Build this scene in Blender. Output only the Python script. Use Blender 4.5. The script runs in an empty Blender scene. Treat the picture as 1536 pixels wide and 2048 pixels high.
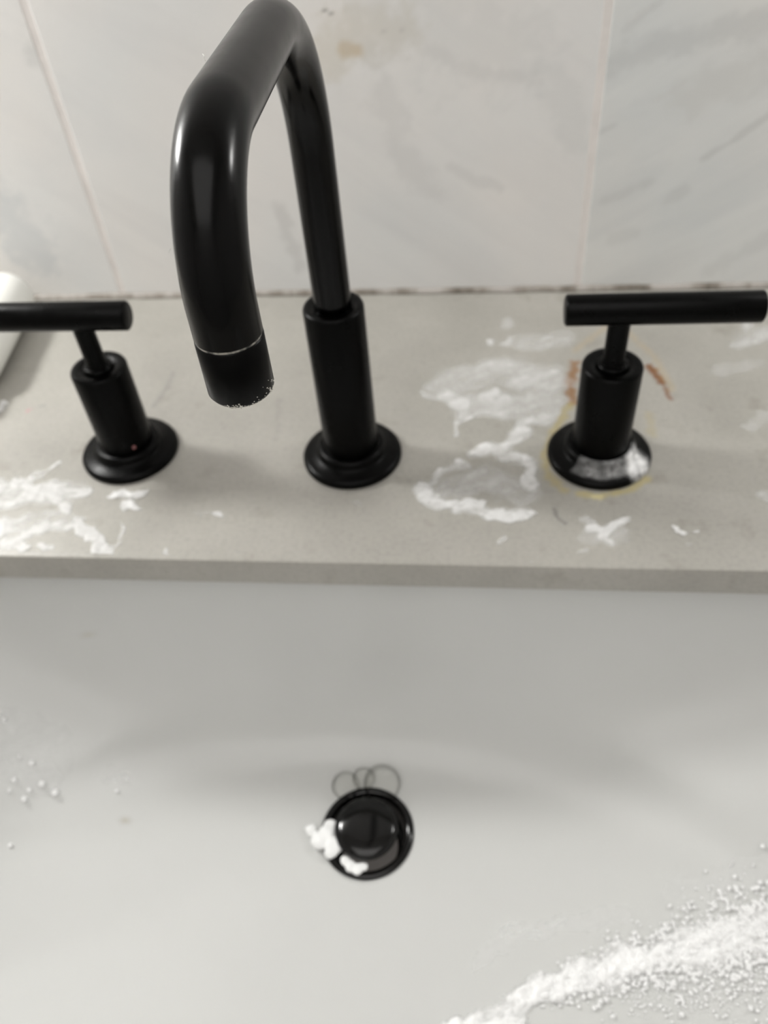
import bpy, bmesh, math, random
from mathutils import Vector, Matrix, noise
from mathutils.bvhtree import BVHTree

random.seed(7)
scene = bpy.context.scene
COL = scene.collection

# ------------------------------------------------------------------ camera
F_PX = 1633.5
CAM = Vector((0.0628, -0.2442, 0.2928))
YAW, PITCH, ROLL = 0.1583, 0.8054, -0.1021
FWD = Vector((-math.sin(YAW) * math.cos(PITCH), math.cos(YAW) * math.cos(PITCH), -math.sin(PITCH)))
_r = Vector((math.cos(YAW), math.sin(YAW), 0)); _u = _r.cross(FWD)
RIGHT = math.cos(ROLL) * _r + math.sin(ROLL) * _u
UP = -math.sin(ROLL) * _r + math.cos(ROLL) * _u
cam_d = bpy.data.cameras.new('camera')
cam = bpy.data.objects.new('camera', cam_d); COL.objects.link(cam)
cam.matrix_world = Matrix(((RIGHT.x, UP.x, -FWD.x, CAM.x), (RIGHT.y, UP.y, -FWD.y, CAM.y),
                           (RIGHT.z, UP.z, -FWD.z, CAM.z), (0, 0, 0, 1)))
cam_d.sensor_fit = 'VERTICAL'; cam_d.sensor_height = 36.0; cam_d.sensor_width = 27.0
cam_d.lens = F_PX / 2048 * 36.0
cam_d.clip_start = 0.01; cam_d.clip_end = 20
cam_d.dof.use_dof = True
cam_d.dof.focus_distance = 0.222
cam_d.dof.aperture_fstop = 11.5
scene.camera = cam

# ------------------------------------------------------------------ light and exposure
w = bpy.data.worlds.new('world'); scene.world = w; w.use_nodes = True
w.node_tree.nodes['Background'].inputs[0].default_value = (0.9, 0.95, 1.0, 1)
w.node_tree.nodes['Background'].inputs[1].default_value = 0.05

def lamp(name, loc, power, radius, color):
    d = bpy.data.lights.new(name, 'POINT'); d.energy = power; d.shadow_soft_size = radius; d.color = color
    o = bpy.data.objects.new(name, d); COL.objects.link(o); o.location = loc
    return o
lamp('wall_lamp', (-0.490, 0.188, 0.395), 6.7, 0.04, (1.0, 0.995, 0.97))     # the lamps on either side of the mirror
lamp('wall_lamp', (0.515, 0.178, 0.43), 2.4, 0.04, (1.0, 0.995, 0.97))
cd = bpy.data.lights.new('overhead_fill', 'AREA'); cd.energy = 9.2; cd.shape = 'SQUARE'; cd.size = 1.4; cd.color = (1.0, 0.98, 0.955)  # added broad fill from above, stands for no known fixture
co = bpy.data.objects.new('overhead_fill', cd); COL.objects.link(co); co.location = (0.0, -0.98, 1.53)

vs = scene.view_settings
vs.view_transform = 'Standard'; vs.look = 'None'; vs.gamma = 1.0; vs.use_curve_mapping = False
vs.exposure = 0.34

# ------------------------------------------------------------------ helpers
WALL_Y = 0.2361
def ray(px):
    return (RIGHT * ((px[0] - 768) / F_PX) - UP * ((px[1] - 1024) / F_PX) + FWD)
def on_z(px, z=0.0):
    d = ray(px); return CAM + d * ((z - CAM.z) / d.z)
def on_y(px, y=WALL_Y):
    d = ray(px); return CAM + d * ((y - CAM.y) / d.y)

def tag(o, label=None, cat=None, group=None, kind=None):
    if label: o['label'] = label
    if cat: o['category'] = cat
    if group: o['group'] = group
    if kind: o['kind'] = kind
    return o
def empty(name, loc, label, cat, group=None):
    o = bpy.data.objects.new(name, None); COL.objects.link(o); o.location = loc
    o.empty_display_size = 0.02
    return tag(o, label, cat, group)
def build(name, bm, mat, parent=None, smooth=True, angle=None, recalc=True):
    me = bpy.data.meshes.new(name)
    if recalc: bmesh.ops.recalc_face_normals(bm, faces=bm.faces)
    bm.to_mesh(me); bm.free()
    if mat: me.materials.append(mat)
    if smooth:
        me.polygons.foreach_set('use_smooth', [True] * len(me.polygons))
        if angle: me.set_sharp_from_angle(angle=angle)
    o = bpy.data.objects.new(name, me); COL.objects.link(o)
    if parent: o.parent = parent
    return o
def lathe(profile, seg=64, close=False):
    """surface of revolution about z; profile = [(r, z), ...]"""
    bm = bmesh.new(); rings = []
    for r, z in profile:
        if r < 1e-7: rings.append([bm.verts.new((0, 0, z))])
        else: rings.append([bm.verts.new((r * math.cos(2 * math.pi * k / seg), r * math.sin(2 * math.pi * k / seg), z)) for k in range(seg)])
    for a, b in zip(rings, rings[1:]):
        for k in range(seg):
            k2 = (k + 1) % seg
            if len(a) == 1 and len(b) == 1: continue
            if len(a) == 1: bm.faces.new((a[0], b[k], b[k2]))
            elif len(b) == 1: bm.faces.new((a[k], a[k2], b[0]))
            else: bm.faces.new((a[k], a[k2], b[k2], b[k]))
    return bm
def sweep(path, radius, seg=40, caps=True, bm=None):
    bm = bm or bmesh.new(); P = [Vector(p) for p in path]; n = len(P); rings = []
    T = [((P[min(i + 1, n - 1)] - P[max(i - 1, 0)]).normalized()) for i in range(n)]
    x = T[0].orthogonal().normalized()
    for i in range(n):
        x = (x - T[i] * x.dot(T[i])).normalized(); y = T[i].cross(x)
        rr = radius[i] if isinstance(radius, (list, tuple)) else radius
        rings.append([bm.verts.new(P[i] + rr * (math.cos(2 * math.pi * k / seg) * x + math.sin(2 * math.pi * k / seg) * y)) for k in range(seg)])
    for a, b in zip(rings, rings[1:]):
        for k in range(seg): bm.faces.new((a[k], a[(k + 1) % seg], b[(k + 1) % seg], b[k]))
    if caps:
        bm.faces.new(rings[0][::-1]); bm.faces.new(rings[-1])
    return bm
def box(bm, x0, x1, y0, y1, z0, z1):
    v = [bm.verts.new(p) for p in ((x0,y0,z0),(x1,y0,z0),(x1,y1,z0),(x0,y1,z0),(x0,y0,z1),(x1,y0,z1),(x1,y1,z1),(x0,y1,z1))]
    for f in ((0,3,2,1),(4,5,6,7),(0,1,5,4),(1,2,6,5),(2,3,7,6),(3,0,4,7)): bm.faces.new([v[i] for i in f])
    return bm
def fbm(p, s, octv=4, seed=0.0):
    return noise.fractal(Vector((p[0] * s + seed, p[1] * s + seed * 1.7, p[2] * s - seed)), 0.9, 2.1, octv)
def clamp(x, a=0.0, b=1.0): return max(a, min(b, x))
def sstep(a, b, x):
    t = clamp((x - a) / (b - a)); return t * t * (3 - 2 * t)
def seg_dist(p, pts):
    if len(pts) == 1: return (p - pts[0]).length
    best = 9.0
    for a, b in zip(pts, pts[1:]):
        d = b - a; t = clamp((p - a).dot(d) / max(d.length_squared, 1e-12))
        best = min(best, (p - (a + d * t)).length)
    return best

# ------------------------------------------------------------------ materials
def mat(name):
    m = bpy.data.materials.new(name); m.use_nodes = True
    return m, m.node_tree.nodes, m.node_tree.links, m.node_tree.nodes['Principled BSDF']
def ramp(nd, stops):
    r = nd.new('ShaderNodeValToRGB'); e = r.color_ramp.elements
    while len(e) < len(stops): e.new(0.5)
    for el, (p, c) in zip(e, stops): el.position = p; el.color = (*c, 1) if len(c) == 3 else c
    return r
def noise_n(nd, lk, scale, detail=4, rough=0.55, mapping=None, dist=0.0):
    tc = nd.new('ShaderNodeTexCoord'); n = nd.new('ShaderNodeTexNoise')
    n.inputs['Scale'].default_value = scale; n.inputs['Detail'].default_value = detail
    n.inputs['Roughness'].default_value = rough; n.inputs['Distortion'].default_value = dist
    if mapping:
        mp = nd.new('ShaderNodeMapping'); mp.inputs['Rotation'].default_value = mapping[0]; mp.inputs['Scale'].default_value = mapping[1]
        mp.inputs['Location'].default_value = mapping[2] if len(mapping) > 2 else (0, 0, 0)
        if len(mapping) > 2: mp.vector_type = 'TEXTURE'
        lk.new(tc.outputs['Object'], mp.inputs[0]); lk.new(mp.outputs[0], n.inputs[0])
    else: lk.new(tc.outputs['Object'], n.inputs[0])
    return n
def mix(nd, lk, fac, a, b, mode='MIX'):
    m = nd.new('ShaderNodeMix'); m.data_type = 'RGBA'; m.blend_type = mode
    for sock, v in ((m.inputs[0], fac), (m.inputs[6], a), (m.inputs[7], b)):
        if hasattr(v, 'is_linked') or hasattr(v, 'links'): lk.new(v, sock)
        elif isinstance(v, (int, float)): sock.default_value = v
        else: sock.default_value = (*v, 1)
    return m.outputs[2]
def painted(nd, lk, base):
    """lay the stain marks stored on the mesh over the base colour"""
    a = nd.new('ShaderNodeAttribute'); a.attribute_name = 'marks'
    return mix(nd, lk, a.outputs['Alpha'], base, a.outputs['Color'])

def marble(name, base, dark, ang, s1, lo=0.42, hi=0.75, off=(0, 0, 0)):
    m, nd, lk, b = mat(name)
    n1 = noise_n(nd, lk, s1, 5, 0.55, ((0, ang, 0), (2.2, 1.0, 0.42), off), 0.5)
    r1 = ramp(nd, [(lo, (0, 0, 0)), (hi, (1, 1, 1))]); lk.new(n1.outputs[0], r1.inputs[0])
    c = mix(nd, lk, r1.outputs[0], base, dark)
    n2 = noise_n(nd, lk, 9.0, 3, 0.5)
    r2 = ramp(nd, [(0.35, (0.955, 0.965, 0.97)), (0.65, (1.02, 1.0, 0.985))]); lk.new(n2.outputs[0], r2.inputs[0])
    c = mix(nd, lk, 1.0, c, r2.outputs[0], 'MULTIPLY')
    lk.new(painted(nd, lk, c), b.inputs['Base Color'])
    b.inputs['Roughness'].default_value = 0.34; b.inputs['Specular IOR Level'].default_value = 0.35
    return m
M_TILE_MID = marble('marble_tile_plain', (0.87, 0.865, 0.855), (0.815, 0.81, 0.805), 0.60, 14.0, 0.46, 0.80)
M_TILE_LEFT = marble('marble_tile_clouded', (0.87, 0.865, 0.855), (0.80, 0.80, 0.80), 0.66, 14.0, 0.45, 0.8, (3, 0, 1))
M_TILE_RIGHT = marble('marble_tile_streaked', (0.82, 0.83, 0.82), (0.735, 0.75, 0.75), -0.52, 16.0, 0.36, 0.74, (1, 5, 2))

def plain(name, col, rough, spec=0.5, noise_amt=0.0, nscale=40):
    m, nd, lk, b = mat(name)
    if noise_amt:
        n = noise_n(nd, lk, nscale, 4)
        r = ramp(nd, [(0.3, tuple(c * (1 - noise_amt) for c in col)), (0.7, tuple(min(1, c * (1 + noise_amt)) for c in col))])
        lk.new(n.outputs[0], r.inputs[0]); lk.new(r.outputs[0], b.inputs['Base Color'])
    else: b.inputs['Base Color'].default_value = (*col, 1)
    b.inputs['Roughness'].default_value = rough; b.inputs['Specular IOR Level'].default_value = spec
    return m
M_GROUT = plain('pinkish_grout', (0.87, 0.83, 0.805), 0.85, 0.2, 0.06, 60)
M_PAINT = plain('wall_paint', (0.74, 0.73, 0.72), 0.9, 0.2, 0.02)
M_CEIL = plain('ceiling_paint', (0.75, 0.74, 0.72), 0.9, 0.2, 0.02)
M_FLOOR = plain('floor_tile_grey', (0.30, 0.29, 0.28), 0.5, 0.4, 0.05)

def m_caulk():
    m, nd, lk, b = mat('dirty_caulk')
    n = noise_n(nd, lk, 45, 4, 0.6, ((0, 0, 0), (1, 0.3, 0.3)))
    r = ramp(nd, [(0.32, (0.14, 0.12, 0.095)), (0.46, (0.29, 0.26, 0.225)), (0.58, (0.46, 0.43, 0.40))]); lk.new(n.outputs[0], r.inputs[0])
    lk.new(r.outputs[0], b.inputs['Base Color']); b.inputs['Roughness'].default_value = 0.7
    return m
def m_counter():
    m, nd, lk, b = mat('taupe_stone')
    n1 = noise_n(nd, lk, 14, 5, 0.6); r1 = ramp(nd, [(0.33, (0.35, 0.338, 0.306)), (0.66, (0.42, 0.405, 0.37))]); lk.new(n1.outputs[0], r1.inputs[0])
    n2 = noise_n(nd, lk, 420, 2, 0.5); r2 = ramp(nd, [(0.25, (0.90, 0.90, 0.90)), (0.5, (1, 1, 1)), (0.8, (1.06, 1.06, 1.06))]); lk.new(n2.outputs[0], r2.inputs[0])
    c = mix(nd, lk, 1.0, r1.outputs[0], r2.outputs[0], 'MULTIPLY')
    n3 = noise_n(nd, lk, 55, 3, 0.5); r3 = ramp(nd, [(0.60, (1, 1, 1)), (0.74, (0.84, 0.83, 0.81))]); lk.new(n3.outputs[0], r3.inputs[0])
    c = mix(nd, lk, 1.0, c, r3.outputs[0], 'MULTIPLY')
    lk.new(painted(nd, lk, c), b.inputs['Base Color'])
    b.inputs['Roughness'].default_value = 0.38; b.inputs['Specular IOR Level'].default_value = 0.4
    return m
def m_ceramic():
    m, nd, lk, b = mat('white_vitreous_china')
    n = noise_n(nd, lk, 10, 3); r = ramp(nd, [(0.3, (0.63, 0.635, 0.622)), (0.7, (0.605, 0.61, 0.598))]); lk.new(n.outputs[0], r.inputs[0])
    lk.new(painted(nd, lk, r.outputs[0]), b.inputs['Base Color'])
    b.inputs['Roughness'].default_value = 0.27; b.inputs['Specular IOR Level'].default_value = 0.45
    return m
def m_black(name, rough, dust=0.0, spec=0.16):
    m, nd, lk, b = mat(name)
    n = noise_n(nd, lk, 2400, 1, 0.4); r = ramp(nd, [(0.66, (0, 0, 0)), (0.74, (1, 1, 1))]); lk.new(n.outputs[0], r.inputs[0])
    geo = nd.new('ShaderNodeNewGeometry'); sx = nd.new('ShaderNodeSeparateXYZ'); lk.new(geo.outputs['Normal'], sx.inputs[0])
    up = nd.new('ShaderNodeMath'); up.operation = 'MULTIPLY'; up.use_clamp = True; lk.new(sx.outputs['Z'], up.inputs[0]); up.inputs[1].default_value = dust
    f = nd.new('ShaderNodeMath'); f.operation = 'MULTIPLY'; lk.new(r.outputs[0], f.inputs[0]); lk.new(up.outputs[0], f.inputs[1])
    c = mix(nd, lk, f.outputs[0], (0.0020, 0.0021, 0.0025), (0.35, 0.35, 0.34))
    lk.new(painted(nd, lk, c), b.inputs['Base Color'])
    n2 = noise_n(nd, lk, 120, 4, 0.6); r2 = ramp(nd, [(0.35, (rough * 0.85,) * 3), (0.7, (rough * 1.2,) * 3)]); lk.new(n2.outputs[0], r2.inputs[0])
    lk.new(r2.outputs[0], b.inputs['Roughness']); b.inputs['Specular IOR Level'].default_value = spec
    return m
M_CAULK, M_COUNTER, M_CERAMIC = m_caulk(), m_counter(), m_ceramic()
M_BLACK = m_black('matte_black_metal', 0.20, 0.30, 0.17)
M_BLACK_HANDLE = m_black('matte_black_handle_metal', 0.31, 0.12, 0.10)
M_BLACK_GLOSS = m_black('black_drain_metal', 0.12, 0.0, 0.4)
M_SCALE = plain('limescale', (0.66, 0.64, 0.58), 0.8, 0.2, 0.2, 500)
def m_scale_line():
    m, nd, lk, b = mat('patchy_limescale')
    n = noise_n(nd, lk, 260, 3); r = ramp(nd, [(0.42, (0.02, 0.02, 0.02)), (0.58, (0.55, 0.53, 0.47))]); lk.new(n.outputs[0], r.inputs[0])
    lk.new(r.outputs[0], b.inputs['Base Color']); b.inputs['Roughness'].default_value = 0.7
    return m
M_SCALE_LINE = m_scale_line()
M_WHITE_PLASTIC = plain('white_plastic', (0.86, 0.86, 0.82), 0.35, 0.5, 0.02)
M_PINK = plain('pink_dot', (0.30, 0.12, 0.12), 0.5)

def m_foam(name, trans):
    m, nd, lk, b = mat(name)
    b.inputs['Base Color'].default_value = (0.97, 0.97, 0.97, 1); b.inputs['Roughness'].default_value = 0.45
    b.inputs['Subsurface Weight'].default_value = 0.0
    at = nd.new('ShaderNodeAttribute'); at.attribute_name = 'cover'
    lk.new(at.outputs['Fac'], b.inputs['Alpha'])
    n = noise_n(nd, lk, 700, 3, 0.6); bp = nd.new('ShaderNodeBump'); bp.inputs['Strength'].default_value = 0.2; bp.inputs['Distance'].default_value = 0.0006
    lk.new(n.outputs[0], bp.inputs['Height']); lk.new(bp.outputs[0], b.inputs['Normal'])
    return m
M_FOAM = m_foam('soap_foam', 0.0)
M_FOAM_THICK = plain('thick_soap_foam', (0.92, 0.925, 0.92), 0.5, 0.4, 0.02, 300)
def m_bubble(name, alpha, col):
    m, nd, lk, b = mat(name)
    lw = nd.new('ShaderNodeFresnel'); lw.inputs['IOR'].default_value = 1.14
    g = nd.new('ShaderNodeBsdfGlossy'); g.inputs['Roughness'].default_value = 0.05
    t = nd.new('ShaderNodeBsdfTransparent'); t.inputs[0].default_value = (*col, 1)
    mx = nd.new('ShaderNodeMixShader'); lk.new(lw.outputs[0], mx.inputs[0]); lk.new(t.outputs[0], mx.inputs[1]); lk.new(g.outputs[0], mx.inputs[2])
    d = nd.new('ShaderNodeBsdfDiffuse'); d.inputs[0].default_value = (0.98, 0.98, 0.98, 1)
    m2 = nd.new('ShaderNodeMixShader'); m2.inputs[0].default_value = alpha; lk.new(mx.outputs[0], m2.inputs[1]); lk.new(d.outputs[0], m2.inputs[2])
    lk.new(m2.outputs[0], nd['Material Output'].inputs['Surface'])
    return m
M_BUBBLE = m_bubble('soap_bubble_milky', 0.9, (0.97, 0.97, 0.97))
M_CLEAR = m_bubble('soap_bubble_clear', 0.0, (0.93, 0.93, 0.92))

def paint(o, strokes, nseed=0.0, rough=0.6, nscale=120):
    """strokes = [(points, half width, colour, strength)] laid on the mesh as stain marks"""
    me = o.data
    a = me.attributes.new('marks', 'FLOAT_COLOR', 'POINT')
    boxes = []
    for pts, hw, c, s in strokes:
        m = hw * 2.2
        boxes.append((min(p.x for p in pts) - m, max(p.x for p in pts) + m, min(p.y for p in pts) - m, max(p.y for p in pts) + m,
                      min(p.z for p in pts) - m, max(p.z for p in pts) + m))
    data = []
    for v in me.vertices:
        p = v.co; r = [0.5, 0.5, 0.5, 0.0]
        for (pts, hw, c, s), bx in zip(strokes, boxes):
            if not (bx[0] < p.x < bx[1] and bx[2] < p.y < bx[3] and bx[4] < p.z < bx[5]): continue
            d = seg_dist(p, pts) / hw
            d += rough * fbm(p, nscale, 3, nseed)
            k = s * (1 - sstep(0.25, 1.25, d))
            if k > 0.001:
                t = k / max(k + r[3] * (1 - k), 1e-6)
                for i in range(3): r[i] = r[i] * (1 - t) + c[i] * t
                r[3] = k + r[3] * (1 - k)
        data += r
    a.data.foreach_set('color', data)

# ------------------------------------------------------------------ the room
def struct(name, bm, m): return tag(build(name, bm, m, smooth=False), kind='structure')
RX, RY0, Z0, Z1 = 1.25, -1.7, -0.86, 1.55
struct('floor', box(bmesh.new(), -RX, RX, RY0, WALL_Y + 0.012, Z0 - 0.05, Z0), M_FLOOR)
struct('ceiling', box(bmesh.new(), -RX, RX, RY0, WALL_Y + 0.012, Z1, Z1 + 0.05), M_CEIL)
struct('wall_left', box(bmesh.new(), -RX - 0.05, -RX, RY0, WALL_Y + 0.012, Z0, Z1), M_PAINT)
struct('wall_right', box(bmesh.new(), RX, RX + 0.05, RY0, WALL_Y + 0.012, Z0, Z1), M_PAINT)
struct('wall_front', box(bmesh.new(), -RX, RX, RY0 - 0.05, RY0, Z0, Z1), M_PAINT)
wall = struct('wall_back', box(bmesh.new(), -RX, RX, WALL_Y + 0.0003, WALL_Y + 0.06, Z0, Z1), M_GROUT)
wall['label'] = 'marble tiled wall with pinkish grout joints behind the faucet'

# marble tiles, 305 mm wide, joints where the photograph shows them
JA, JB, GW = -0.1800, 0.1278, 0.0040
def tile(x0, x1, z0, z1, m, strokes, fine=True):
    step = 0.0016 if fine else 0.05
    nx = max(2, int((x1 - x0) / step))
    xs = [x0, x0 + 0.0008] + [x0 + (x1 - x0) * k / nx for k in range(1, nx)] + [x1 - 0.0008, x1]
    zs = [z0, z0 + 0.0008]
    if fine: zs += [z0 + 0.0016 * k for k in range(1, int(0.205 / 0.0016))]
    zs += [z1 - 0.0008, z1]
    bm = bmesh.new()
    def yy(i, j):
        return WALL_Y + (0.0006 if i in (0, len(xs) - 1) or j in (0, len(zs) - 1) else 0.0)
    g = [[bm.verts.new((x, yy(i, j), z)) for j, z in enumerate(zs)] for i, x in enumerate(xs)]
    for i in range(len(xs) - 1):
        for j in range(len(zs) - 1): bm.faces.new((g[i][j], g[i + 1][j], g[i + 1][j + 1], g[i][j + 1]))
    bd = [e for e in bm.edges if e.is_boundary]                       # sides and back: a solid tile
    ex = bmesh.ops.extrude_edge_only(bm, edges=bd)
    for v in [q for q in ex['geom'] if isinstance(q, bmesh.types.BMVert)]: v.co.y = WALL_Y + 0.0085
    o = build('tile', bm, m, wall)
    o.data.set_sharp_from_angle(angle=0.6)
    paint(o, strokes, 3.0)
    return o
W = lambda *p: [on_y(q) for q in p]
gv = (0.40, 0.39, 0.385)
left_marks = [(W((178, 228), (222, 268), (268, 305)), 0.0022, (0.36, 0.35, 0.35), 0.50),
              (W((175, 180), (215, 210), (262, 228)), 0.0030, gv, 0.30), (W((310, 155), (335, 175)), 0.0035, gv, 0.30),
              (W((90, 100), (140, 140)), 0.012, (0.54, 0.55, 0.54), 0.40), (W((0, 420), (60, 500)), 0.022, (0.54, 0.58, 0.61), 0.38),
              (W((300, 300), (330, 345)), 0.004, gv, 0.15), (W((330, 150), (420, 330), (560, 520)), 0.007, gv, 0.14)]
mid_marks = [(W((690, 98), (712, 100)), 0.0045, (0.60, 0.42, 0.19), 0.62), (W((650, 110), (700, 60), (790, 60)), 0.016, (0.66, 0.61, 0.50), 0.38),
             (W((648, 19), (664, 28)), 0.0011, (0.24, 0.23, 0.22), 0.75), (W((768, 62),), 0.0016, (0.4, 0.38, 0.36), 0.5), (W((803, 60),), 0.0016, (0.4, 0.38, 0.36), 0.4),
             (W((905, 335), (950, 360), (1000, 375)), 0.004, (0.55, 0.545, 0.54), 0.22), (W((770, 180), (800, 300), (860, 380)), 0.010, gv, 0.12),
             (W((560, 420), (600, 530)), 0.006, gv, 0.22), (W((780, 30), (1000, 90)), 0.03, (0.66, 0.67, 0.66), 0.25),
             (W((1110, 150), (1150, 280)), 0.012, (0.62, 0.635, 0.63), 0.22), (W((860, 100), (940, 140), (1080, 160)), 0.004, gv, 0.10)]
sv = (0.40, 0.40, 0.39)
right_marks = [(W((1536, 232), (1460, 285), (1405, 318)), 0.0022, sv, 0.25), (W((1210, 400), (1300, 365)), 0.0035, sv, 0.17),
               (W((1330, 405), (1370, 380)), 0.004, sv, 0.17), (W((1200, 265), (1230, 250)), 0.002, sv, 0.19), (W((1225, 480), (1270, 468)), 0.005, sv, 0.12),
               (W((1215, 130), (1330, 90), (1536, 40)), 0.008, (0.50, 0.51, 0.51), 0.30), (W((1250, 60), (1320, 5)), 0.0025, sv, 0.14),
               (W((1370, 165), (1310, 200)), 0.0012, (0.72, 0.72, 0.71), 0.45), (W((1255, 45), (1300, 15)), 0.0012, (0.74, 0.74, 0.73), 0.45),
               (W((1420, 540), (1536, 480)), 0.006, sv, 0.12), (W((1380, 190), (1536, 140)), 0.012, (0.66, 0.66, 0.64), 0.4)]
tile(JA + GW / 2, JB - GW / 2, 0.0012, 0.61, M_TILE_MID, mid_marks)
tile(JA - 0.3078 + GW / 2, JA - GW / 2, 0.0012, 0.61, M_TILE_LEFT, left_marks)
tile(JB + GW / 2, JB + 0.3078 - GW / 2, 0.0012, 0.61, M_TILE_RIGHT, right_marks)
for k, x in enumerate((JA - 3 * 0.3078, JA - 2 * 0.3078, JB + 0.3078, JB + 2 * 0.3078)):
    tile(x + GW / 2, x + 0.3078 - GW / 2, 0.0012, 0.61, (M_TILE_MID, M_TILE_RIGHT)[k % 2], [], False)
for k in range(7):
    x = JA + (k - 3) * 0.3078
    tile(x + GW / 2, x + 0.3078 - GW / 2, 0.613, 1.22, (M_TILE_MID, M_TILE_RIGHT, M_TILE_LEFT)[k % 3], [], False)

# caulk bead along the back of the counter
def caulk():
    bm = bmesh.new(); rows = []
    n = 420
    for i in range(n + 1):
        x = -0.62 + 1.24 * i / n
        h = 0.0030 + 0.0008 * fbm((x, 0, 0), 30, 3, 4)
        d = 0.0030 + 0.0010 * fbm((x, 1, 0), 45, 3, 9)
        rows.append([bm.verts.new(p) for p in ((x, WALL_Y, h), (x, WALL_Y - d * 0.35, h * 0.55), (x, WALL_Y - d, 0.0001), (x, WALL_Y, 0.0))])
    for a, b in zip(rows, rows[1:]):
        for k in range(4): bm.faces.new((a[k], b[k], b[(k + 1) % 4], a[(k + 1) % 4]))
    return bm
c_ = tag(build('trim_1', caulk(), M_CAULK), 'grimy caulk bead where the countertop meets the tiles', kind='structure')

# ------------------------------------------------------------------ countertop
HX, HY0, HR, TH = 0.262, -0.315, 0.055, 0.0168     # cut-out half width, front, corner radius, slab thickness
CX = 0.008
def outline(off=0.0, nx=300, na=14):
    """cut-out outline pushed outward by off, from the back right corner round to itself, counter-clockwise seen from above"""
    pts = []
    xb = [CX + HX - HR - (2 * (HX - HR)) * k / nx for k in range(nx + 1)]
    pts += [(x, 0.0, 0, 1) for x in xb]
    def arc(cx, cy, a0):
        return [(cx + HR * math.cos(a0 + math.pi / 2 * k / na), cy + HR * math.sin(a0 + math.pi / 2 * k / na),
                 math.cos(a0 + math.pi / 2 * k / na), math.sin(a0 + math.pi / 2 * k / na)) for k in range(1, na + 1)]
    pts += arc(CX - HX + HR, -HR, math.pi / 2)
    pts += [(CX - HX, -HR + (HY0 + 2 * HR) * k / 10.0, -1, 0) for k in range(1, 11)]
    pts += arc(CX - HX + HR, HY0 + HR, math.pi)
    pts += [(CX - HX + HR + 2 * (HX - HR) * k / 20.0, HY0, 0, -1) for k in range(1, 21)]
    pts += arc(CX + HX - HR, HY0 + HR, 1.5 * math.pi)
    pts += [(CX + HX, HY0 + HR + (-HY0 - 2 * HR) * k / 10.0, 1, 0) for k in range(1, 11)]
    pts += arc(CX + HX - HR, -HR, 0)[:-1]
    return [(x + nx_ * off, y + ny_ * off) for x, y, nx_, ny_ in pts]
def countertop():
    bm = bmesh.new()
    XO, YB, YF = 0.62, WALL_Y - 0.0003, -0.40
    prof = [(0.05, -TH), (0.0006, -TH), (0.0, -TH + 0.0006), (0.0, -0.0016), (0.0005, -0.0005), (0.0016, 0.0)]
    rings = [[bm.verts.new((x, y, z)) for x, y in outline(o)] for o, z in prof]
    n = len(rings[0])
    for a, b in zip(rings, rings[1:]):
        for k in range(n): bm.faces.new((a[k], a[(k + 1) % n], b[(k + 1) % n], b[k]))
    # back strip, finely divided for the stains
    xs = sorted(set([round(v.co.x, 6) for v in rings[-1][:301]]))
    xs = [-XO, -0.45, -0.35] + [-0.30 + 0.0015 * k for k in range(int((xs[0] + 0.30) / 0.0015))] + xs + \
         [xs[-1] + 0.0015 * k for k in range(1, 40)] + [0.35, 0.45, XO]
    ny = 150
    ys = [0.0016 + (YB - 0.0016) * k / ny for k in range(ny + 1)]
    g = [[bm.verts.new((x, y, 0)) for y in ys] for x in xs]
    for i in range(len(xs) - 1):
        for j in range(ny): bm.faces.new((g[i][j], g[i + 1][j], g[i + 1][j + 1], g[i][j + 1]))
    # the rest of the top, around the other three sides
    top = rings[-1]; o_pts = []
    for v in top[300:] + top[:1]:
        x, y = v.co.x, v.co.y
        sx = -1 if x < CX else 1
        if y > HY0 + HR: o_pts.append((sx * XO, min(y, 0.0016)))
        elif abs(x - CX) > HX - HR:
            t = math.atan2(HY0 + HR - y, abs(x - CX) - HX + HR) / (math.pi / 2)
            if t < 0.5: o_pts.append((sx * XO, HY0 + HR + (YF - HY0 - HR) * t * 2))
            else: o_pts.append((sx * XO + (CX + sx * (HX - HR) - sx * XO) * (t * 2 - 1), YF))
        else: o_pts.append((x, YF))
    ov = [bm.verts.new((x, y, 0)) for x, y in o_pts]
    tv = top[300:] + top[:1]
    for k in range(len(tv) - 1): 
        bm.faces.new((tv[k], ov[k], ov[k + 1], tv[k + 1]))
    bmesh.ops.remove_doubles(bm, verts=bm.verts, dist=2e-5)
    # outer rim down to the underside
    bd = [e for e in bm.edges if e.is_boundary and all(abs(v.co.z) < 1e-6 for v in e.verts)]
    ex = bmesh.ops.extrude_edge_only(bm, edges=bd)
    for v in [q for q in ex['geom'] if isinstance(q, bmesh.types.BMVert)]: v.co.z = -TH
    return bm
cnt = build('countertop', countertop(), M_COUNTER, smooth=True, angle=0.7)
tag(cnt, 'grey taupe stone countertop with soap smears and rust marks around the taps', 'countertop')
Cc = lambda *p: [on_z(q) for q in p]
rust, ochre = (0.20, 0.075, 0.018), (0.44, 0.36, 0.15)
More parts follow.
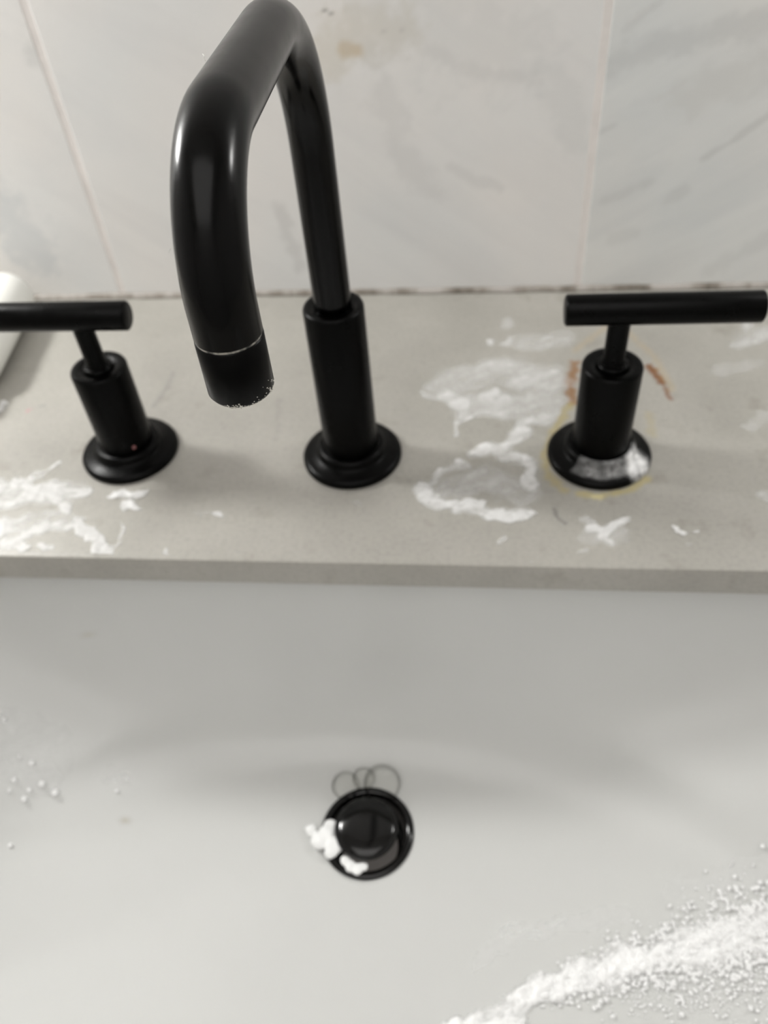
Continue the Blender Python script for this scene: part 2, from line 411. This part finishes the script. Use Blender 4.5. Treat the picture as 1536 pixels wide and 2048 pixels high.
paint(cnt, [
    (Cc((1150, 725), (1140, 770), (1146, 805)), 0.0034, (0.27, 0.13, 0.045), 0.85), (Cc((1300, 735), (1325, 765)), 0.0030, rust, 0.95), (Cc((1325, 765), (1342, 798)), 0.0018, rust, 0.75),
    (Cc((1150, 700), (1230, 640), (1310, 715), (1345, 780)), 0.0028, (0.47, 0.37, 0.22), 0.35), (Cc((1140, 810), (1110, 860), (1090, 915), (1095, 950), (1130, 980)), 0.0030, ochre, 0.60),
    (Cc((1160, 988), (1200, 992), (1260, 980), (1295, 955)), 0.0026, (0.50, 0.42, 0.18), 0.65), (Cc((1185, 993), (1200, 995)), 0.0018, (0.66, 0.60, 0.34), 0.8),
    (Cc((1305, 870), (1300, 830)), 0.003, ochre, 0.3),
    (Cc((1108, 1018), (1118, 1038), (1130, 1046)), 0.0013, (0.17, 0.165, 0.15), 0.75), (Cc((348, 745), (328, 785), (308, 812)), 0.0022, (0.25, 0.245, 0.23), 0.45),
    (Cc((55, 822), (60, 818)), 0.0013, (0.58, 0.12, 0.18), 0.8), (Cc((80, 812), (88, 811)), 0.0012, (0.2, 0.2, 0.19), 0.6), (Cc((560, 800), (550, 880)), 0.0025, (0.27, 0.26, 0.24), 0.30),
    (Cc((1242, 1108),), 0.001, (0.2, 0.2, 0.18), 0.6), (Cc((520, 1135), (560, 1140)), 0.003, (0.3, 0.28, 0.26), 0.4)], 1.0, 0.7, 260)

# ------------------------------------------------------------------ sink bowl
DRAIN = Vector((0.0092, -0.0727, -0.1325))
def rr_radius(a, hx, hy, r):
    """radius of a rounded rectangle along direction a"""
    c, s = math.cos(a), math.sin(a); lo, hi = 0.0, 1.0
    for _ in range(40):
        t = (lo + hi) / 2; x, y = abs(c) * t, abs(s) * t
        dx, dy = max(x - hx + r, 0), max(y - hy + r, 0)
        ins = (dx * dx + dy * dy <= r * r) and x <= hx and y <= hy
        lo, hi = (t, hi) if ins else (lo, t)
    return lo
def bowl():
    bm = bmesh.new(); NA, NS = 220, 70
    cy = HY0 / 2
    rim = [rr_radius(2 * math.pi * k / NA, HX + 0.006, -HY0 / 2 + 0.006, 0.07) for k in range(NA)]
    rings = []
    RD = 0.0243
    # a smooth dish: s runs from the rim (0) to the drain (1), z falls quickly at first and flattens towards the drain
    prof = [(0.0, -TH - 0.0002), (0.004, -0.027), (0.030, -0.0435), (0.09, -0.0660), (0.18, -0.0895), (0.31, -0.1085), (0.47, -0.1210), (0.66, -0.1285), (0.84, -0.1320), (1.0, -0.1335)]
    def interp(t):
        x = t * (len(prof) - 1); i = min(int(x), len(prof) - 2); f = x - i
        def cr(c):
            p0, p1, p2, p3 = prof[max(i - 1, 0)][c], prof[i][c], prof[i + 1][c], prof[min(i + 2, len(prof) - 1)][c]
            return 0.5 * (2 * p1 + (p2 - p0) * f + (2 * p0 - 5 * p1 + 4 * p2 - p3) * f * f + (3 * p1 - p0 - 3 * p2 + p3) * f ** 3)
        return clamp(cr(0)), cr(1)
    for j in range(NS + 1):
        s, z = interp(j / NS)
        ring = []
        m = sstep(0.0, 0.30, s)                    # the plan turns from a rounded box into an oval on the way down
        for k in range(NA):
            a = 2 * math.pi * k / NA
            ell = 1.0 / math.sqrt((math.cos(a) / (HX + 0.02)) ** 2 + (math.sin(a) / (-HY0 / 2 + 0.006)) ** 2)
            rr = rim[k] * (1 - m) + min(ell, rim[k]) * m
            rx, ry = CX + rr * math.cos(a), cy + rr * math.sin(a)
            dx, dy = DRAIN.x + RD * math.cos(a), DRAIN.y + RD * math.sin(a)
            ring.append(bm.verts.new((rx + (dx - rx) * s, ry + (dy - ry) * s, z)))
        rings.append(ring)
    lip = [bm.verts.new((v.co.x + (v.co.x - CX) * 0.06, v.co.y + (v.co.y - cy) * 0.08, -TH - 0.0002)) for v in rings[0]]
    rings.insert(0, lip)
    for k in range(2):                                             # the drain hole's own wall
        rings.append([bm.verts.new((DRAIN.x + (v.co.x - DRAIN.x) * (0.93, 0.9)[k], DRAIN.y + (v.co.y - DRAIN.y) * (0.93, 0.9)[k], (-0.1355, -0.162)[k])) for v in rings[-1 - k]])
    for a, b in zip(rings, rings[1:]):
        for k in range(NA): bm.faces.new((a[k], a[(k + 1) % NA], b[(k + 1) % NA], b[k]))
    return bm
bm = bowl()
bmesh.ops.recalc_face_normals(bm, faces=bm.faces)
# make the normals look up and in
if sum(f.normal.z for f in bm.faces) < 0: bmesh.ops.reverse_faces(bm, faces=bm.faces)
BVH = BVHTree.FromBMesh(bm)
basin = build('sink_basin', bm, M_CERAMIC, recalc=False)
tag(basin, 'white oval undermount sink basin below the grey countertop', 'sink')
def on_bowl(px):
    h = BVH.ray_cast(CAM, ray(px).normalized()); return h[0] if h[0] else on_z(px, -0.1)
def bowl_at(x, y):
    h = BVH.ray_cast(Vector((x, y, -0.02)), Vector((0, 0, -1)))
    return (h[0], h[1]) if h[0] else (None, None)
Bp = lambda *p: [on_bowl(q) for q in p]
paint(basin, [(Bp((170, 1272)), 0.0022, (0.42, 0.36, 0.20), 0.7), (Bp((248, 1642)), 0.0018, (0.40, 0.36, 0.26), 0.6)], 0.0, 0.2)
sol = basin.modifiers.new('china_thickness', 'SOLIDIFY'); sol.thickness = 0.008; sol.offset = -1

# ------------------------------------------------------------------ faucet
XM, YM = -0.0018, 0.0748
FLANGE = [(0.0, 0.0), (0.0258, 0.0), (0.0262, 0.0006), (0.0262, 0.0026), (0.0254, 0.0038), (0.0235, 0.0044), (0.0188, 0.0052), (0.0178, 0.0062), (0.0176, 0.0084), (0.0168, 0.0095), (0.0150, 0.0098), (0.0138, 0.0098)]
def cyl_profile(r, z0, z1, bev, inner, dip):
    return [(r, z0), (r, z1 - bev), (r - bev * 0.3, z1 - bev * 0.3), (r - bev, z1), (inner + 0.0022, z1), (inner + 0.0008, z1 - dip), (inner - 0.001, z1 - dip), (0.0, z1 - dip)]

spout = empty('faucet_spout', (XM, YM, 0.0), 'matte black high-arc faucet spout standing between the two lever handles', 'faucet')
build('base_flange', lathe(FLANGE, 80), M_BLACK_HANDLE, spout, angle=0.9)
build('body', lathe(cyl_profile(0.0141, 0.0090, 0.0925, 0.0016, 0.0088, 0.0006), 80), M_BLACK_HANDLE, spout, angle=0.9)
def spout_path():
    az, H, s, r1, r2, L = -0.0264, 0.2161, -0.0386, 0.0554, 0.0330, 0.1531
    h = Vector((-math.sin(az), -math.cos(az), 0)); up = Vector((0, 0, 1))
    d2 = h * math.cos(s) + Vector((0, 0, -math.sin(s)))
    c1 = up * H; c2 = c1 + d2 * L
    def fil(c, a, b, R, n=26):
        ang = math.acos(a.dot(b)); T = R * math.tan(ang / 2); st = c - a * T
        nr = (b - a * a.dot(b)).normalized(); ce = st + nr * R
        return [ce + R * (-math.cos(ang * k / n) * nr + math.sin(ang * k / n) * a) for k in range(n + 1)]
    f1, f2 = fil(c1, up, d2, r1), fil(c2, d2, -up, r2)
    lin = lambda a, b, n: [a.lerp(b, k / n) for k in range(1, n)]
    e = c2.copy(); e.z = 0.1812
    return [up * 0.0900] + lin(up * 0.0900, f1[0], 8) + f1 + lin(f1[-1], f2[0], 8) + f2 + lin(f2[-1], e, 6) + [e]
TR = 0.0086
SP = spout_path(); END = SP[-1]
tube = build('spout_tube', sweep(SP, TR, 72), M_BLACK, spout, angle=0.9)
zj, zb = 0.1812, 0.1637
ring = build('scale_ring', lathe([(0.0, zj), (TR - 0.0003, zj), (TR - 0.0002, zj - 0.0004), (TR - 0.0003, zj - 0.0008), (0.0, zj - 0.0008)], 64), M_SCALE_LINE, spout)
ring.location = (END.x, END.y, 0); ring['label'] = 'chalky limescale line above the aerator'
aer = build('aerator', lathe([(0.0, zj - 0.0006), (TR - 0.0006, zj - 0.0006), (TR + 0.0001, zj - 0.0012), (TR + 0.0001, zb + 0.0014), (TR - 0.0005, zb + 0.0004), (TR - 0.0018, zb),
                              (TR - 0.0024, zb + 0.0002), (TR - 0.0026, zb + 0.0020), (0.0, zb + 0.0022)], 72), M_BLACK_HANDLE, spout, angle=0.9)
aer.location = (END.x, END.y, 0)

# chalky crumbs left on the lip of the aerator
def crumbs(spec, n, seed):
    rnd = random.Random(seed); bm = bmesh.new()
    for _ in range(n):
        p, s = spec(rnd)
        m = Matrix.Translation(p) @ Matrix.Rotation(rnd.uniform(0, 6.28), 4, Vector((rnd.random(), rnd.random(), rnd.random() + 0.1)).normalized()) @ Matrix.Diagonal((s * rnd.uniform(0.6, 1.6), s * rnd.uniform(0.6, 1.3), s * 0.6, 1))
        bmesh.ops.create_icosphere(bm, subdivisions=1, radius=1.0, matrix=m)
    return bm
def lip_spec(rnd):
    cl = rnd.choice(((-1.62, 0.14), (-1.50, 0.10), (-0.95, 0.14), (-0.45, 0.25), (-0.15, 0.12)))
    a = rnd.gauss(*cl); hz = abs(rnd.gauss(0, 0.0008)) * (2.2 if a > -0.6 else 1.0)
    r = TR + 0.00005 - (0.0004 if hz < 0.0006 else 0.0)
    return Vector((END.x + r * math.cos(a), END.y + r * math.sin(a), zb + 0.0004 + hz)), rnd.uniform(0.00010, 0.00030)
cr = build('scale_crumbs', crumbs(lip_spec, 90, 3), M_SCALE, spout); cr['kind'] = 'stuff'; cr['label'] = 'white chalky crumbs on the rim of the outlet'

# ------------------------------------------------------------------ lever handles
HB_TOP, BAR_Z = 0.0578, 0.0870
def handle(x, y, direction, label, tilt):
    t = empty('water_tap', (x, y, 0), label, 'tap', 'lever handles beside the spout')
    build('base_flange', lathe(FLANGE, 80), M_BLACK_HANDLE, t, angle=0.9)
    build('body', lathe(cyl_profile(0.0142, 0.0090, HB_TOP, 0.0015, 0.0070, 0.0012), 80), M_BLACK_HANDLE, t, angle=0.9)
    build('stem', lathe([(0.0073, HB_TOP - 0.0020), (0.0073, HB_TOP + 0.0004), (0.0066, HB_TOP + 0.0010), (0.0054, HB_TOP + 0.0012), (0.0050, HB_TOP + 0.0020), (0.0050, BAR_Z - 0.002), (0.0, BAR_Z - 0.002)], 48), M_BLACK_HANDLE, t, angle=0.9)
    bar = build('lever_bar', lathe([(0.0, 0.0), (0.0060, 0.0), (0.0069, 0.0006), (0.0070, 0.0010), (0.0070, 0.0840), (0.0069, 0.0844), (0.0060, 0.0850), (0.0, 0.0850)], 56), M_BLACK_HANDLE, t, angle=0.9)
    bar.location = (-direction * 0.0247, 0, BAR_Z)
    bar.rotation_euler = (0, direction * math.pi / 2, tilt)
    return t
hr = handle(0.1266, 0.0760, 1, 'matte black lever handle ringed by rust stains, foam smeared on its base', 0.012)
hl = handle(-0.1255, 0.0769, -1, 'matte black lever handle next to the white container, pink dot on its body', 0.0)
# pink dot low on that handle's body
bm = bmesh.new(); bmesh.ops.create_uvsphere(bm, u_segments=12, v_segments=8, radius=0.0011)
dot = build('indicator_dot', bm, M_PINK, hl)
dot.location = (0.0142 * math.cos(-0.9), 0.0142 * math.sin(-0.9), 0.0135); dot.scale = (0.9, 0.9, 1)
dot['label'] = 'small pinkish dot'

# ------------------------------------------------------------------ drain
dr = empty('sink_drain', tuple(DRAIN), 'black pop-up drain with raised stopper and foam on its rim', 'drain')
build('drain_ring', lathe([(0.0150, -0.020), (0.0192, -0.020), (0.0196, -0.0030), (0.0202, -0.0004), (0.0214, 0.0009), (0.0236, 0.0008), (0.0245, -0.0002), (0.0247, -0.0014), (0.0234, -0.0018)], 80), M_BLACK_GLOSS, dr)
build('stopper_cap', lathe([(0.0, 0.0082), (0.008, 0.0081), (0.0135, 0.0074), (0.0160, 0.0062), (0.0168, 0.0048), (0.0165, 0.0036), (0.0150, 0.0030), (0.0060, 0.0026), (0.0045, 0.0), (0.0045, -0.022), (0.0, -0.022)], 80), M_BLACK_GLOSS, dr)

# ------------------------------------------------------------------ white container by the wall
def container():
    t = empty('plastic_bottle', (-0.2435, 0.173, 0.0166), 'white rounded bottle lying on the countertop against the tiles', 'bottle')
    t.rotation_euler = (0, 0, math.radians(6))
    R = 0.0165
    body = lathe([(0.0, 0.0040), (0.0075, 0.0034), (0.0098, 0.0010), (0.0112, 0.0), (0.0128, 0.0006), (0.0152, 0.0030), (R, 0.0075), (R, 0.080), (0.0150, 0.087), (0.0110, 0.091), (0.0085, 0.0925), (0.0, 0.0925)], 56)
    b = build('bottle_body', body, M_WHITE_PLASTIC, t); b.rotation_euler = (math.pi / 2, 0, 0); b.location = (0, 0.046, 0)
    cp = build('cap', lathe([(0.0, 0.092), (0.0100, 0.092), (0.0105, 0.0926), (0.0105, 0.109), (0.0098, 0.110), (0.0, 0.110)], 48), M_WHITE_PLASTIC, t); cp.rotation_euler = (math.pi / 2, 0, 0); cp.location = (0, 0.046, 0)
    return t
container()

# ------------------------------------------------------------------ soap foam
def foam(name, label, blobs, height, base, step=0.0009, seed=1.0, grain=220.0, hard=0.35, maxcover=0.70, surf=None, group='smears of soap foam on the countertop'):
    """a lumpy thin layer: blobs = [(points, half width, strength)], laid on the counter or the bowl"""
    xs0 = min(p.x - w * 1.6 for pts, w, s in blobs for p in pts); xs1 = max(p.x + w * 1.6 for pts, w, s in blobs for p in pts)
    ys0 = min(p.y - w * 1.6 for pts, w, s in blobs for p in pts); ys1 = max(p.y + w * 1.6 for pts, w, s in blobs for p in pts)
    nx, ny = int((xs1 - xs0) / step) + 1, int((ys1 - ys0) / step) + 1
    bm = bmesh.new(); lay = bm.verts.layers.float.new('cover'); grid = {}
    for i in range(nx + 1):
        for j in range(ny + 1):
            x, y = xs0 + i * step, ys0 + j * step
            q = Vector((x, y, 0)); d = 0.0
            wx = 0.0042 * fbm((x, y, 0), 80, 5, seed); wy = 0.0042 * fbm((x, y, 5), 80, 5, seed + 3)
            qq = Vector((x + wx, y + wy, 0))
            for pts, w_, s in blobs:
                k = seg_dist(qq, pts) / w_
                if k < 1.6: d = max(d, s * (1 - sstep(0.35, 1.25, k)))
            if d <= 0.004: continue
            n1 = fbm((x, y, 0), grain, 5, seed + 9)
            n2 = fbm(((x * 0.87 + y * 0.5) * 0.45, (y * 0.87 - x * 0.5) * 1.5, 2), grain * 0.33, 4, seed + 5)   # streaky, like a wiped smear
            cov = clamp(d * (0.60 + hard * 0.95 * n2 + hard * 0.5 * n1) + (d - 0.55) * 0.35)
            if cov < 0.012: continue
            lump = clamp(0.5 + 0.6 * n1 + 0.4 * n2)
            z0 = 0.0
            if surf:
                hp, hn = surf(x, y)
                if hp is None: continue
                p = hp + hn * (base + height * cov * lump)
            else:
                if y < 0.0018: continue
                p = Vector((x, y, base + height * cov * lump))
            v = bm.verts.new(p); v[lay] = min(maxcover, cov); grid[(i, j)] = v
    for (i, j), v in list(grid.items()):
        f = [grid.get(k) for k in ((i, j), (i + 1, j), (i + 1, j + 1), (i, j + 1))]
        if all(f): bm.faces.new(f)
    bmesh.ops.delete(bm, geom=[v for v in bm.verts if not v.link_faces], context='VERTS')
    o = build(name, bm, M_FOAM)
    tag(o, label, 'soap foam', group, 'stuff')
    return o
flat = lambda L: [Vector((p.x, p.y, 0)) for p in L]
Cf = lambda *p: flat(Cc(*p))
foam('soap_foam', 'streaky white foam smear on the countertop before the handle with the pink dot',
     [(Cf((-30, 1000), (60, 985), (140, 985)), 0.0120, 0.62), (Cf((0, 1060), (70, 1050), (120, 1040)), 0.0115, 0.66), (Cf((30, 965), (90, 978), (165, 985)), 0.0050, 0.92), (Cf((60, 955), (118, 925)), 0.0022, 0.7),
      (Cf((100, 985), (135, 1020)), 0.0045, 0.9), (Cf((40, 1080), (80, 1060), (112, 1045)), 0.0036, 0.95), (Cf((20, 1092), (50, 1092)), 0.0042, 1.0), (Cf((80, 1098), (95, 1100)), 0.0030, 0.8),
      (Cf((150, 1035), (180, 1080), (212, 1106)), 0.0042, 0.95), (Cf((215, 1100), (240, 1085), (248, 1045)), 0.0024, 0.55), (Cf((0, 972), (-30, 960)), 0.006, 0.7)],
     0.0012, 0.00015, step=0.0007, seed=2.3, hard=0.55, maxcover=0.56)
foam('soap_foam', 'small white foam fleck between the handle with the pink dot and the sink edge',
     [(Cf((228, 995), (285, 988)), 0.0032, 0.9), (Cf((262, 1010), (270, 1015)), 0.0042, 1.0), (Cf((255, 1040), (245, 1065)), 0.0020, 0.3)], 0.0020, 0.0002, seed=5.1, hard=0.35)
foam('soap_foam', 'faint white foam spot on the countertop in front of the spout',
     [(Cf((425, 1030), (435, 1032)), 0.0030, 0.8), (Cf((400, 1025), (410, 1025)), 0.0035, 0.4), (Cf((335, 1103),), 0.0032, 0.6), (Cf((710, 1005),), 0.004, 0.35)], 0.0014, 0.0002, seed=8.0, hard=0.3)
foam('soap_foam', 'wide thin white film of foam between the spout and the rusty handle',
     [(Cf((900, 770), (990, 740), (1090, 760)), 0.0190, 0.58), (Cf((940, 810), (1040, 815), (1095, 800)), 0.0150, 0.62), (Cf((890, 795), (925, 815), (940, 835)), 0.0055, 0.85), (Cf((930, 830), (905, 868)), 0.0030, 0.60), (Cf((960, 800), (985, 790)), 0.006, 0.78),
      (Cf((1050, 690), (1120, 675)), 0.014, 0.50), (Cf((1010, 690), (1025, 682)), 0.0040, 0.70), (Cf((1040, 850), (1060, 835)), 0.0055, 0.80), (Cf((850, 784), (880, 798)), 0.0030, 0.55), (Cf((980, 690), (985, 680)), 0.004, 0.65), (Cf((1018, 640), (1012, 660)), 0.003, 0.45),
      (Cf((1085, 680), (1095, 672)), 0.0035, 0.65), (Cf((1085, 840), (1105, 820)), 0.006, 0.6)], 0.0009, 0.00012, step=0.0008, seed=3.7, hard=0.36, maxcover=0.62)
foam('soap_foam', 'ragged white foam puddle in front of the rusty handle base',
     [(Cf((845, 980), (885, 945), (935, 925)), 0.0034, 0.78), (Cf((842, 980), (868, 1008), (920, 1020), (985, 1028), (1050, 1030)), 0.0062, 0.98), (Cf((930, 1008), (960, 1012)), 0.0040, 1.15), (Cf((955, 900), (1015, 895), (1050, 865)), 0.0062, 0.72),
      (Cf((1055, 920), (1066, 965)), 0.0062, 0.95), (Cf((900, 980), (960, 955), (1045, 985)), 0.0130, 0.50), (Cf((1000, 910), (1045, 925)), 0.0062, 0.72), (Cf((990, 1000), (1020, 970), (1050, 965)), 0.0022, 0.5)],
     0.0014, 0.00015, step=0.0007, seed=6.6, hard=0.50, maxcover=0.70)
foam('soap_foam', 'white foam smear by the sink edge below the rusty handle base',
     [(Cf((1180, 1060), (1220, 1068), (1255, 1040)), 0.0042, 0.9), (Cf((1170, 1040), (1185, 1060)), 0.004, 0.6), (Cf((1215, 1080),), 0.004, 0.8), (Cf((1180, 1075), (1240, 1075)), 0.009, 0.4)], 0.0018, 0.0002, seed=9.4, hard=0.35)
foam('soap_foam', 'tiny bubbly foam fleck on the countertop near the sink edge',
     [(Cf((1355, 1052), (1375, 1065)), 0.0024, 1.0), (Cf((1395, 1070), (1400, 1072)), 0.0022, 0.8), (Cf((1385, 1090),), 0.003, 0.35)], 0.0018, 0.0002, seed=11.4, hard=0.3)
foam('soap_foam', 'thin scattered foam film beyond the rusty handle along the wall',
     [(Cf((1480, 690), (1530, 660)), 0.008, 0.5), (Cf((1500, 850), (1536, 830)), 0.007, 0.5), (Cf((1440, 740), (1520, 730)), 0.009, 0.35), (Cf((1490, 660), (1500, 640)), 0.004, 0.6), (Cf((1530, 990), (1560, 1000)), 0.006, 0.5)], 0.0012, 0.00015, seed=13.0, hard=0.45, maxcover=0.7)
foam('soap_foam', 'white foam crumb on the countertop beside the bottle',
     [(Cf((0, 825), (8, 815)), 0.0035, 0.95), (Cf((-10, 830),), 0.004, 0.9)], 0.0018, 0.0002, seed=15.0, hard=0.25)
foam('soap_foam', 'row of faint foam specks along the front edge of the countertop',
     [(Cf((1000, 1085), (1010, 1080)), 0.0035, 0.5), (Cf((1060, 1128), (1075, 1130)), 0.0022, 0.85), (Cf((1160, 1110), (1175, 1105)), 0.0022, 0.55), (Cf((475, 1110),), 0.0014, 0.8), (Cf((1250, 1075), (1260, 1080)), 0.003, 0.3)], 0.0012, 0.0002, seed=17.0, hard=0.25)

# foam smeared on the rusty handle's base
def flange_foam():
    bm = bmesh.new(); lay = bm.verts.layers.float.new('cover')
    prof = FLANGE[2:-1]; NA = 90; a0, a1 = -2.35, 0.10
    rows = []
    for i in range(len(prof) * 4 - 3):
        k, f = divmod(i, 4); f /= 4.0
        r = prof[k][0] + (prof[min(k + 1, len(prof) - 1)][0] - prof[k][0]) * f; z = prof[k][1] + (prof[min(k + 1, len(prof) - 1)][1] - prof[k][1]) * f
        row = []
        for j in range(NA + 1):
            a = a0 + (a1 - a0) * j / NA
            x, y = r * math.cos(a), r * math.sin(a)
            main = (1 - sstep(0.0035, 0.0105, math.hypot((x - 0.0172) * 1.25, (y + 0.0120) * 0.8)))
            thin = 0.30 * (1 - sstep(0.002, 0.006, abs(r - 0.0185))) * (1 - sstep(0.5, 0.9, abs(a + 1.6)))
            c = clamp((main + thin) * (0.75 + 0.6 * fbm((x, y, z), 260, 4, 2)))
            v = bm.verts.new((r * math.cos(a) * 1.004, r * math.sin(a) * 1.004, z + 0.0002 + 0.0008 * main * clamp(0.5 + fbm((x, y, z), 300, 3, 7)))); v[lay] = c * 0.93
            row.append(v)
        rows.append(row)
    for a, b in zip(rows, rows[1:]):
        for j in range(NA):
            q = (a[j], a[j + 1], b[j + 1], b[j])
            if max(v[lay] for v in q) > 0.01: bm.faces.new(q)
    bmesh.ops.delete(bm, geom=[v for v in bm.verts if not v.link_faces], context='VERTS')
    o = build('foam_smear', bm, M_FOAM, hr); o['label'] = 'white foam smear'
flange_foam()

# ------------------------------------------------------------------ foam and bubbles in the bowl
Bf = lambda *p: flat(Bp(*p))
ridge = Bf((900, 2075), (985, 2035), (1060, 1992), (1150, 1952), (1250, 1925), (1350, 1905), (1450, 1885), (1560, 1855))
foam('soap_foam', 'thick white ridge of foam curving up the side of the sink basin',
     [(ridge[:4], 0.0064, 1.35), (ridge[3:6], 0.0085, 1.25), (ridge[5:], 0.0120, 1.1), (Bf((900, 2100), (1010, 2060)), 0.010, 1.2)], 0.0034, 0.0002, step=0.0008, seed=21.0, grain=300, hard=0.40, maxcover=1.0, surf=bowl_at, group='foam left in the sink basin')
foam('soap_foam', 'thin watery foam film above the thick foam ridge in the sink basin',
     [(Bf((960, 1930), (1010, 1870), (1110, 1850), (1250, 1830)), 0.0065, 0.42), (Bf((1360, 1790), (1440, 1770), (1536, 1740)), 0.014, 0.30), (Bf((1400, 1980), (1480, 1990)), 0.016, 0.35)], 0.0006, 0.0001, step=0.0012, seed=23.0, hard=0.35, maxcover=0.4, surf=bowl_at, group='foam left in the sink basin')
foam('soap_foam', 'watery white foam film on the side of the sink basin opposite the thick ridge',
     [(Bf((0, 1440), (60, 1450)), 0.012, 0.34), (Bf((0, 1540), (90, 1555)), 0.010, 0.42), (Bf((220, 1555), (250, 1560)), 0.006, 0.45), (Bf((0, 1500), (110, 1500)), 0.018, 0.28)], 0.0007, 0.0001, step=0.0012, seed=25.0, hard=0.4, maxcover=0.5, surf=bowl_at, group='foam left in the sink basin')

ICO = []
def ico_data(sub):
    b = bmesh.new(); bmesh.ops.create_icosphere(b, subdivisions=sub, radius=1.0)
    vs_ = [v.co.copy() for v in b.verts]; fs = [[v.index for v in f.verts] for f in b.faces]; b.free(); return vs_, fs
def bubble_cloud(name, label, spots, m, sub=2, group='foam left in the sink basin'):
    vs_, fs = ico_data(sub); V, Fc = [], []
    for c, r in spots:
        o = len(V); V += [(c.x + r * v.x, c.y + r * v.y, c.z + r * v.z) for v in vs_]; Fc += [[i + o for i in f] for f in fs]
    me = bpy.data.meshes.new(name); me.from_pydata(V, [], Fc); me.materials.append(m)
    me.polygons.foreach_set('use_smooth', [True] * len(me.polygons))
    ob = bpy.data.objects.new(name, me); COL.objects.link(ob)
    return tag(ob, label, 'bubbles', group, 'stuff')
def scatter(n, sample, rmin, rmax, seed, power=2.0):
    rnd = random.Random(seed); out = []
    while len(out) < n:
        px = sample(rnd)
        h = BVH.ray_cast(CAM, ray(px).normalized())
        if not h[0]: continue
        r = rmin + (rmax - rmin) * rnd.random() ** power
        out.append((h[0] + h[1] * r * 0.85, r))
    return out
def ridge_sample(rnd):
    t = rnd.random() ** 0.62; x = 1060 + 500 * t; yc = 1992 - 130 * t ** 0.8
    return (x, yc + rnd.gauss(4, 14 + 52 * t))
bubble_cloud('foam_bubbles', 'cluster of tiny white bubbles around the thick foam ridge in the sink basin', scatter(1900, ridge_sample, 0.00035, 0.0013, 5, 1.8), M_BUBBLE)
def low_sample(rnd):
    x = rnd.uniform(1250, 1545); return (x, rnd.gauss(1985, 28))
bubble_cloud('foam_bubbles', 'loose scatter of fine bubbles below the thick foam ridge in the sink basin', scatter(320, low_sample, 0.00025, 0.0008, 8), M_BUBBLE)
bubble_cloud('foam_bubbles', 'few white bubbles on the watery film opposite the thick foam ridge',
             [(on_bowl(p) + Vector((0, 0, r * 0.5)), r) for p, r in (((65, 1528), 0.0016), ((85, 1570), 0.0017), ((112, 1588), 0.0019), ((50, 1600), 0.0017), ((30, 1562), 0.0014), ((20, 1582), 0.0012), ((60, 1582), 0.0012), ((235, 1583), 0.0011), ((22, 1692), 0.0012), ((40, 1515), 0.0010), ((10, 1440), 0.0014))], M_BUBBLE, 3)
# clear soap bubbles clinging to the back of the drain
def dome(name, p, r, label):
    bm = bmesh.new(); bmesh.ops.create_uvsphere(bm, u_segments=40, v_segments=24, radius=r)
    bmesh.ops.bisect_plane(bm, geom=bm.verts[:] + bm.edges[:] + bm.faces[:], plane_co=(0, 0, -r * 0.35), plane_no=(0, 0, -1), clear_outer=True)
    o = build(name, bm, M_CLEAR); o.location = p
    tag(o, label, 'bubble', 'clear bubbles behind the drain'); return o
for px, r, sz in (((692, 1575), 0.0075, 'mid-sized'), ((765, 1572), 0.0100, 'largest'), ((728, 1560), 0.0060, 'smallest')):
    q = on_bowl(px); dome('soap_bubble', (q.x, q.y, q.z + r * 0.34), r, sz + ' clear soap bubble clinging to the back rim of the drain')

# foam lump sitting on the drain's rim
def drain_foam():
    bm = bmesh.new()
    pts = [((622, 1660), 0.0032), ((640, 1680), 0.0050), ((655, 1668), 0.0050), ((668, 1690), 0.0050), ((660, 1650), 0.0035), ((662, 1705), 0.0035)]
    pts2 = [((690, 1722), 0.0026), ((702, 1732), 0.0030), ((715, 1738), 0.0030), ((728, 1733), 0.0024)]
    for lst in (pts, pts2):
        for px, r in lst:
            q = on_z(px, DRAIN.z + 0.0025)
            bmesh.ops.create_icosphere(bm, subdivisions=3, radius=1.0, matrix=Matrix.Translation(q) @ Matrix.Diagonal((r, r, r * 0.55, 1)))
    for v in bm.verts: v.co += v.normal * 0.0006 * fbm(v.co, 260, 3, 3)
    o = build('soap_foam', bm, M_FOAM_THICK)
    rm = o.modifiers.new('merge', 'REMESH'); rm.mode = 'VOXEL'; rm.voxel_size = 0.0005
    sm = o.modifiers.new('soft', 'SMOOTH'); sm.iterations = 6
    tag(o, 'white foam lump caught on the rim of the black drain', 'soap foam', 'foam left in the sink basin', 'stuff')
drain_foam()

# lint caught on the spout
def proj_px(p):
    d = p - CAM; z = d.dot(FWD); return 768 + F_PX * d.dot(RIGHT) / z, 1024 - F_PX * d.dot(UP) / z, z
def lint(pxs, r):
    world = [p + spout.location for p in SP]
    c = min(world, key=lambda p: (proj_px(p)[0] - pxs[0][0]) ** 2 + (proj_px(p)[1] - pxs[0][1]) ** 2)
    z = proj_px(c)[2]
    pts = [CAM + ray(q) * z - spout.location for q in pxs]
    o = build('lint_fibre', sweep(pts, r, 6), M_WHITE_PLASTIC, spout); o['label'] = 'tiny pale lint fibre'
lint([(411, 122), (407, 117), (409, 112), (405, 108)], 0.00012)
lint([(342, 497), (338, 501), (337, 506)], 0.00010)
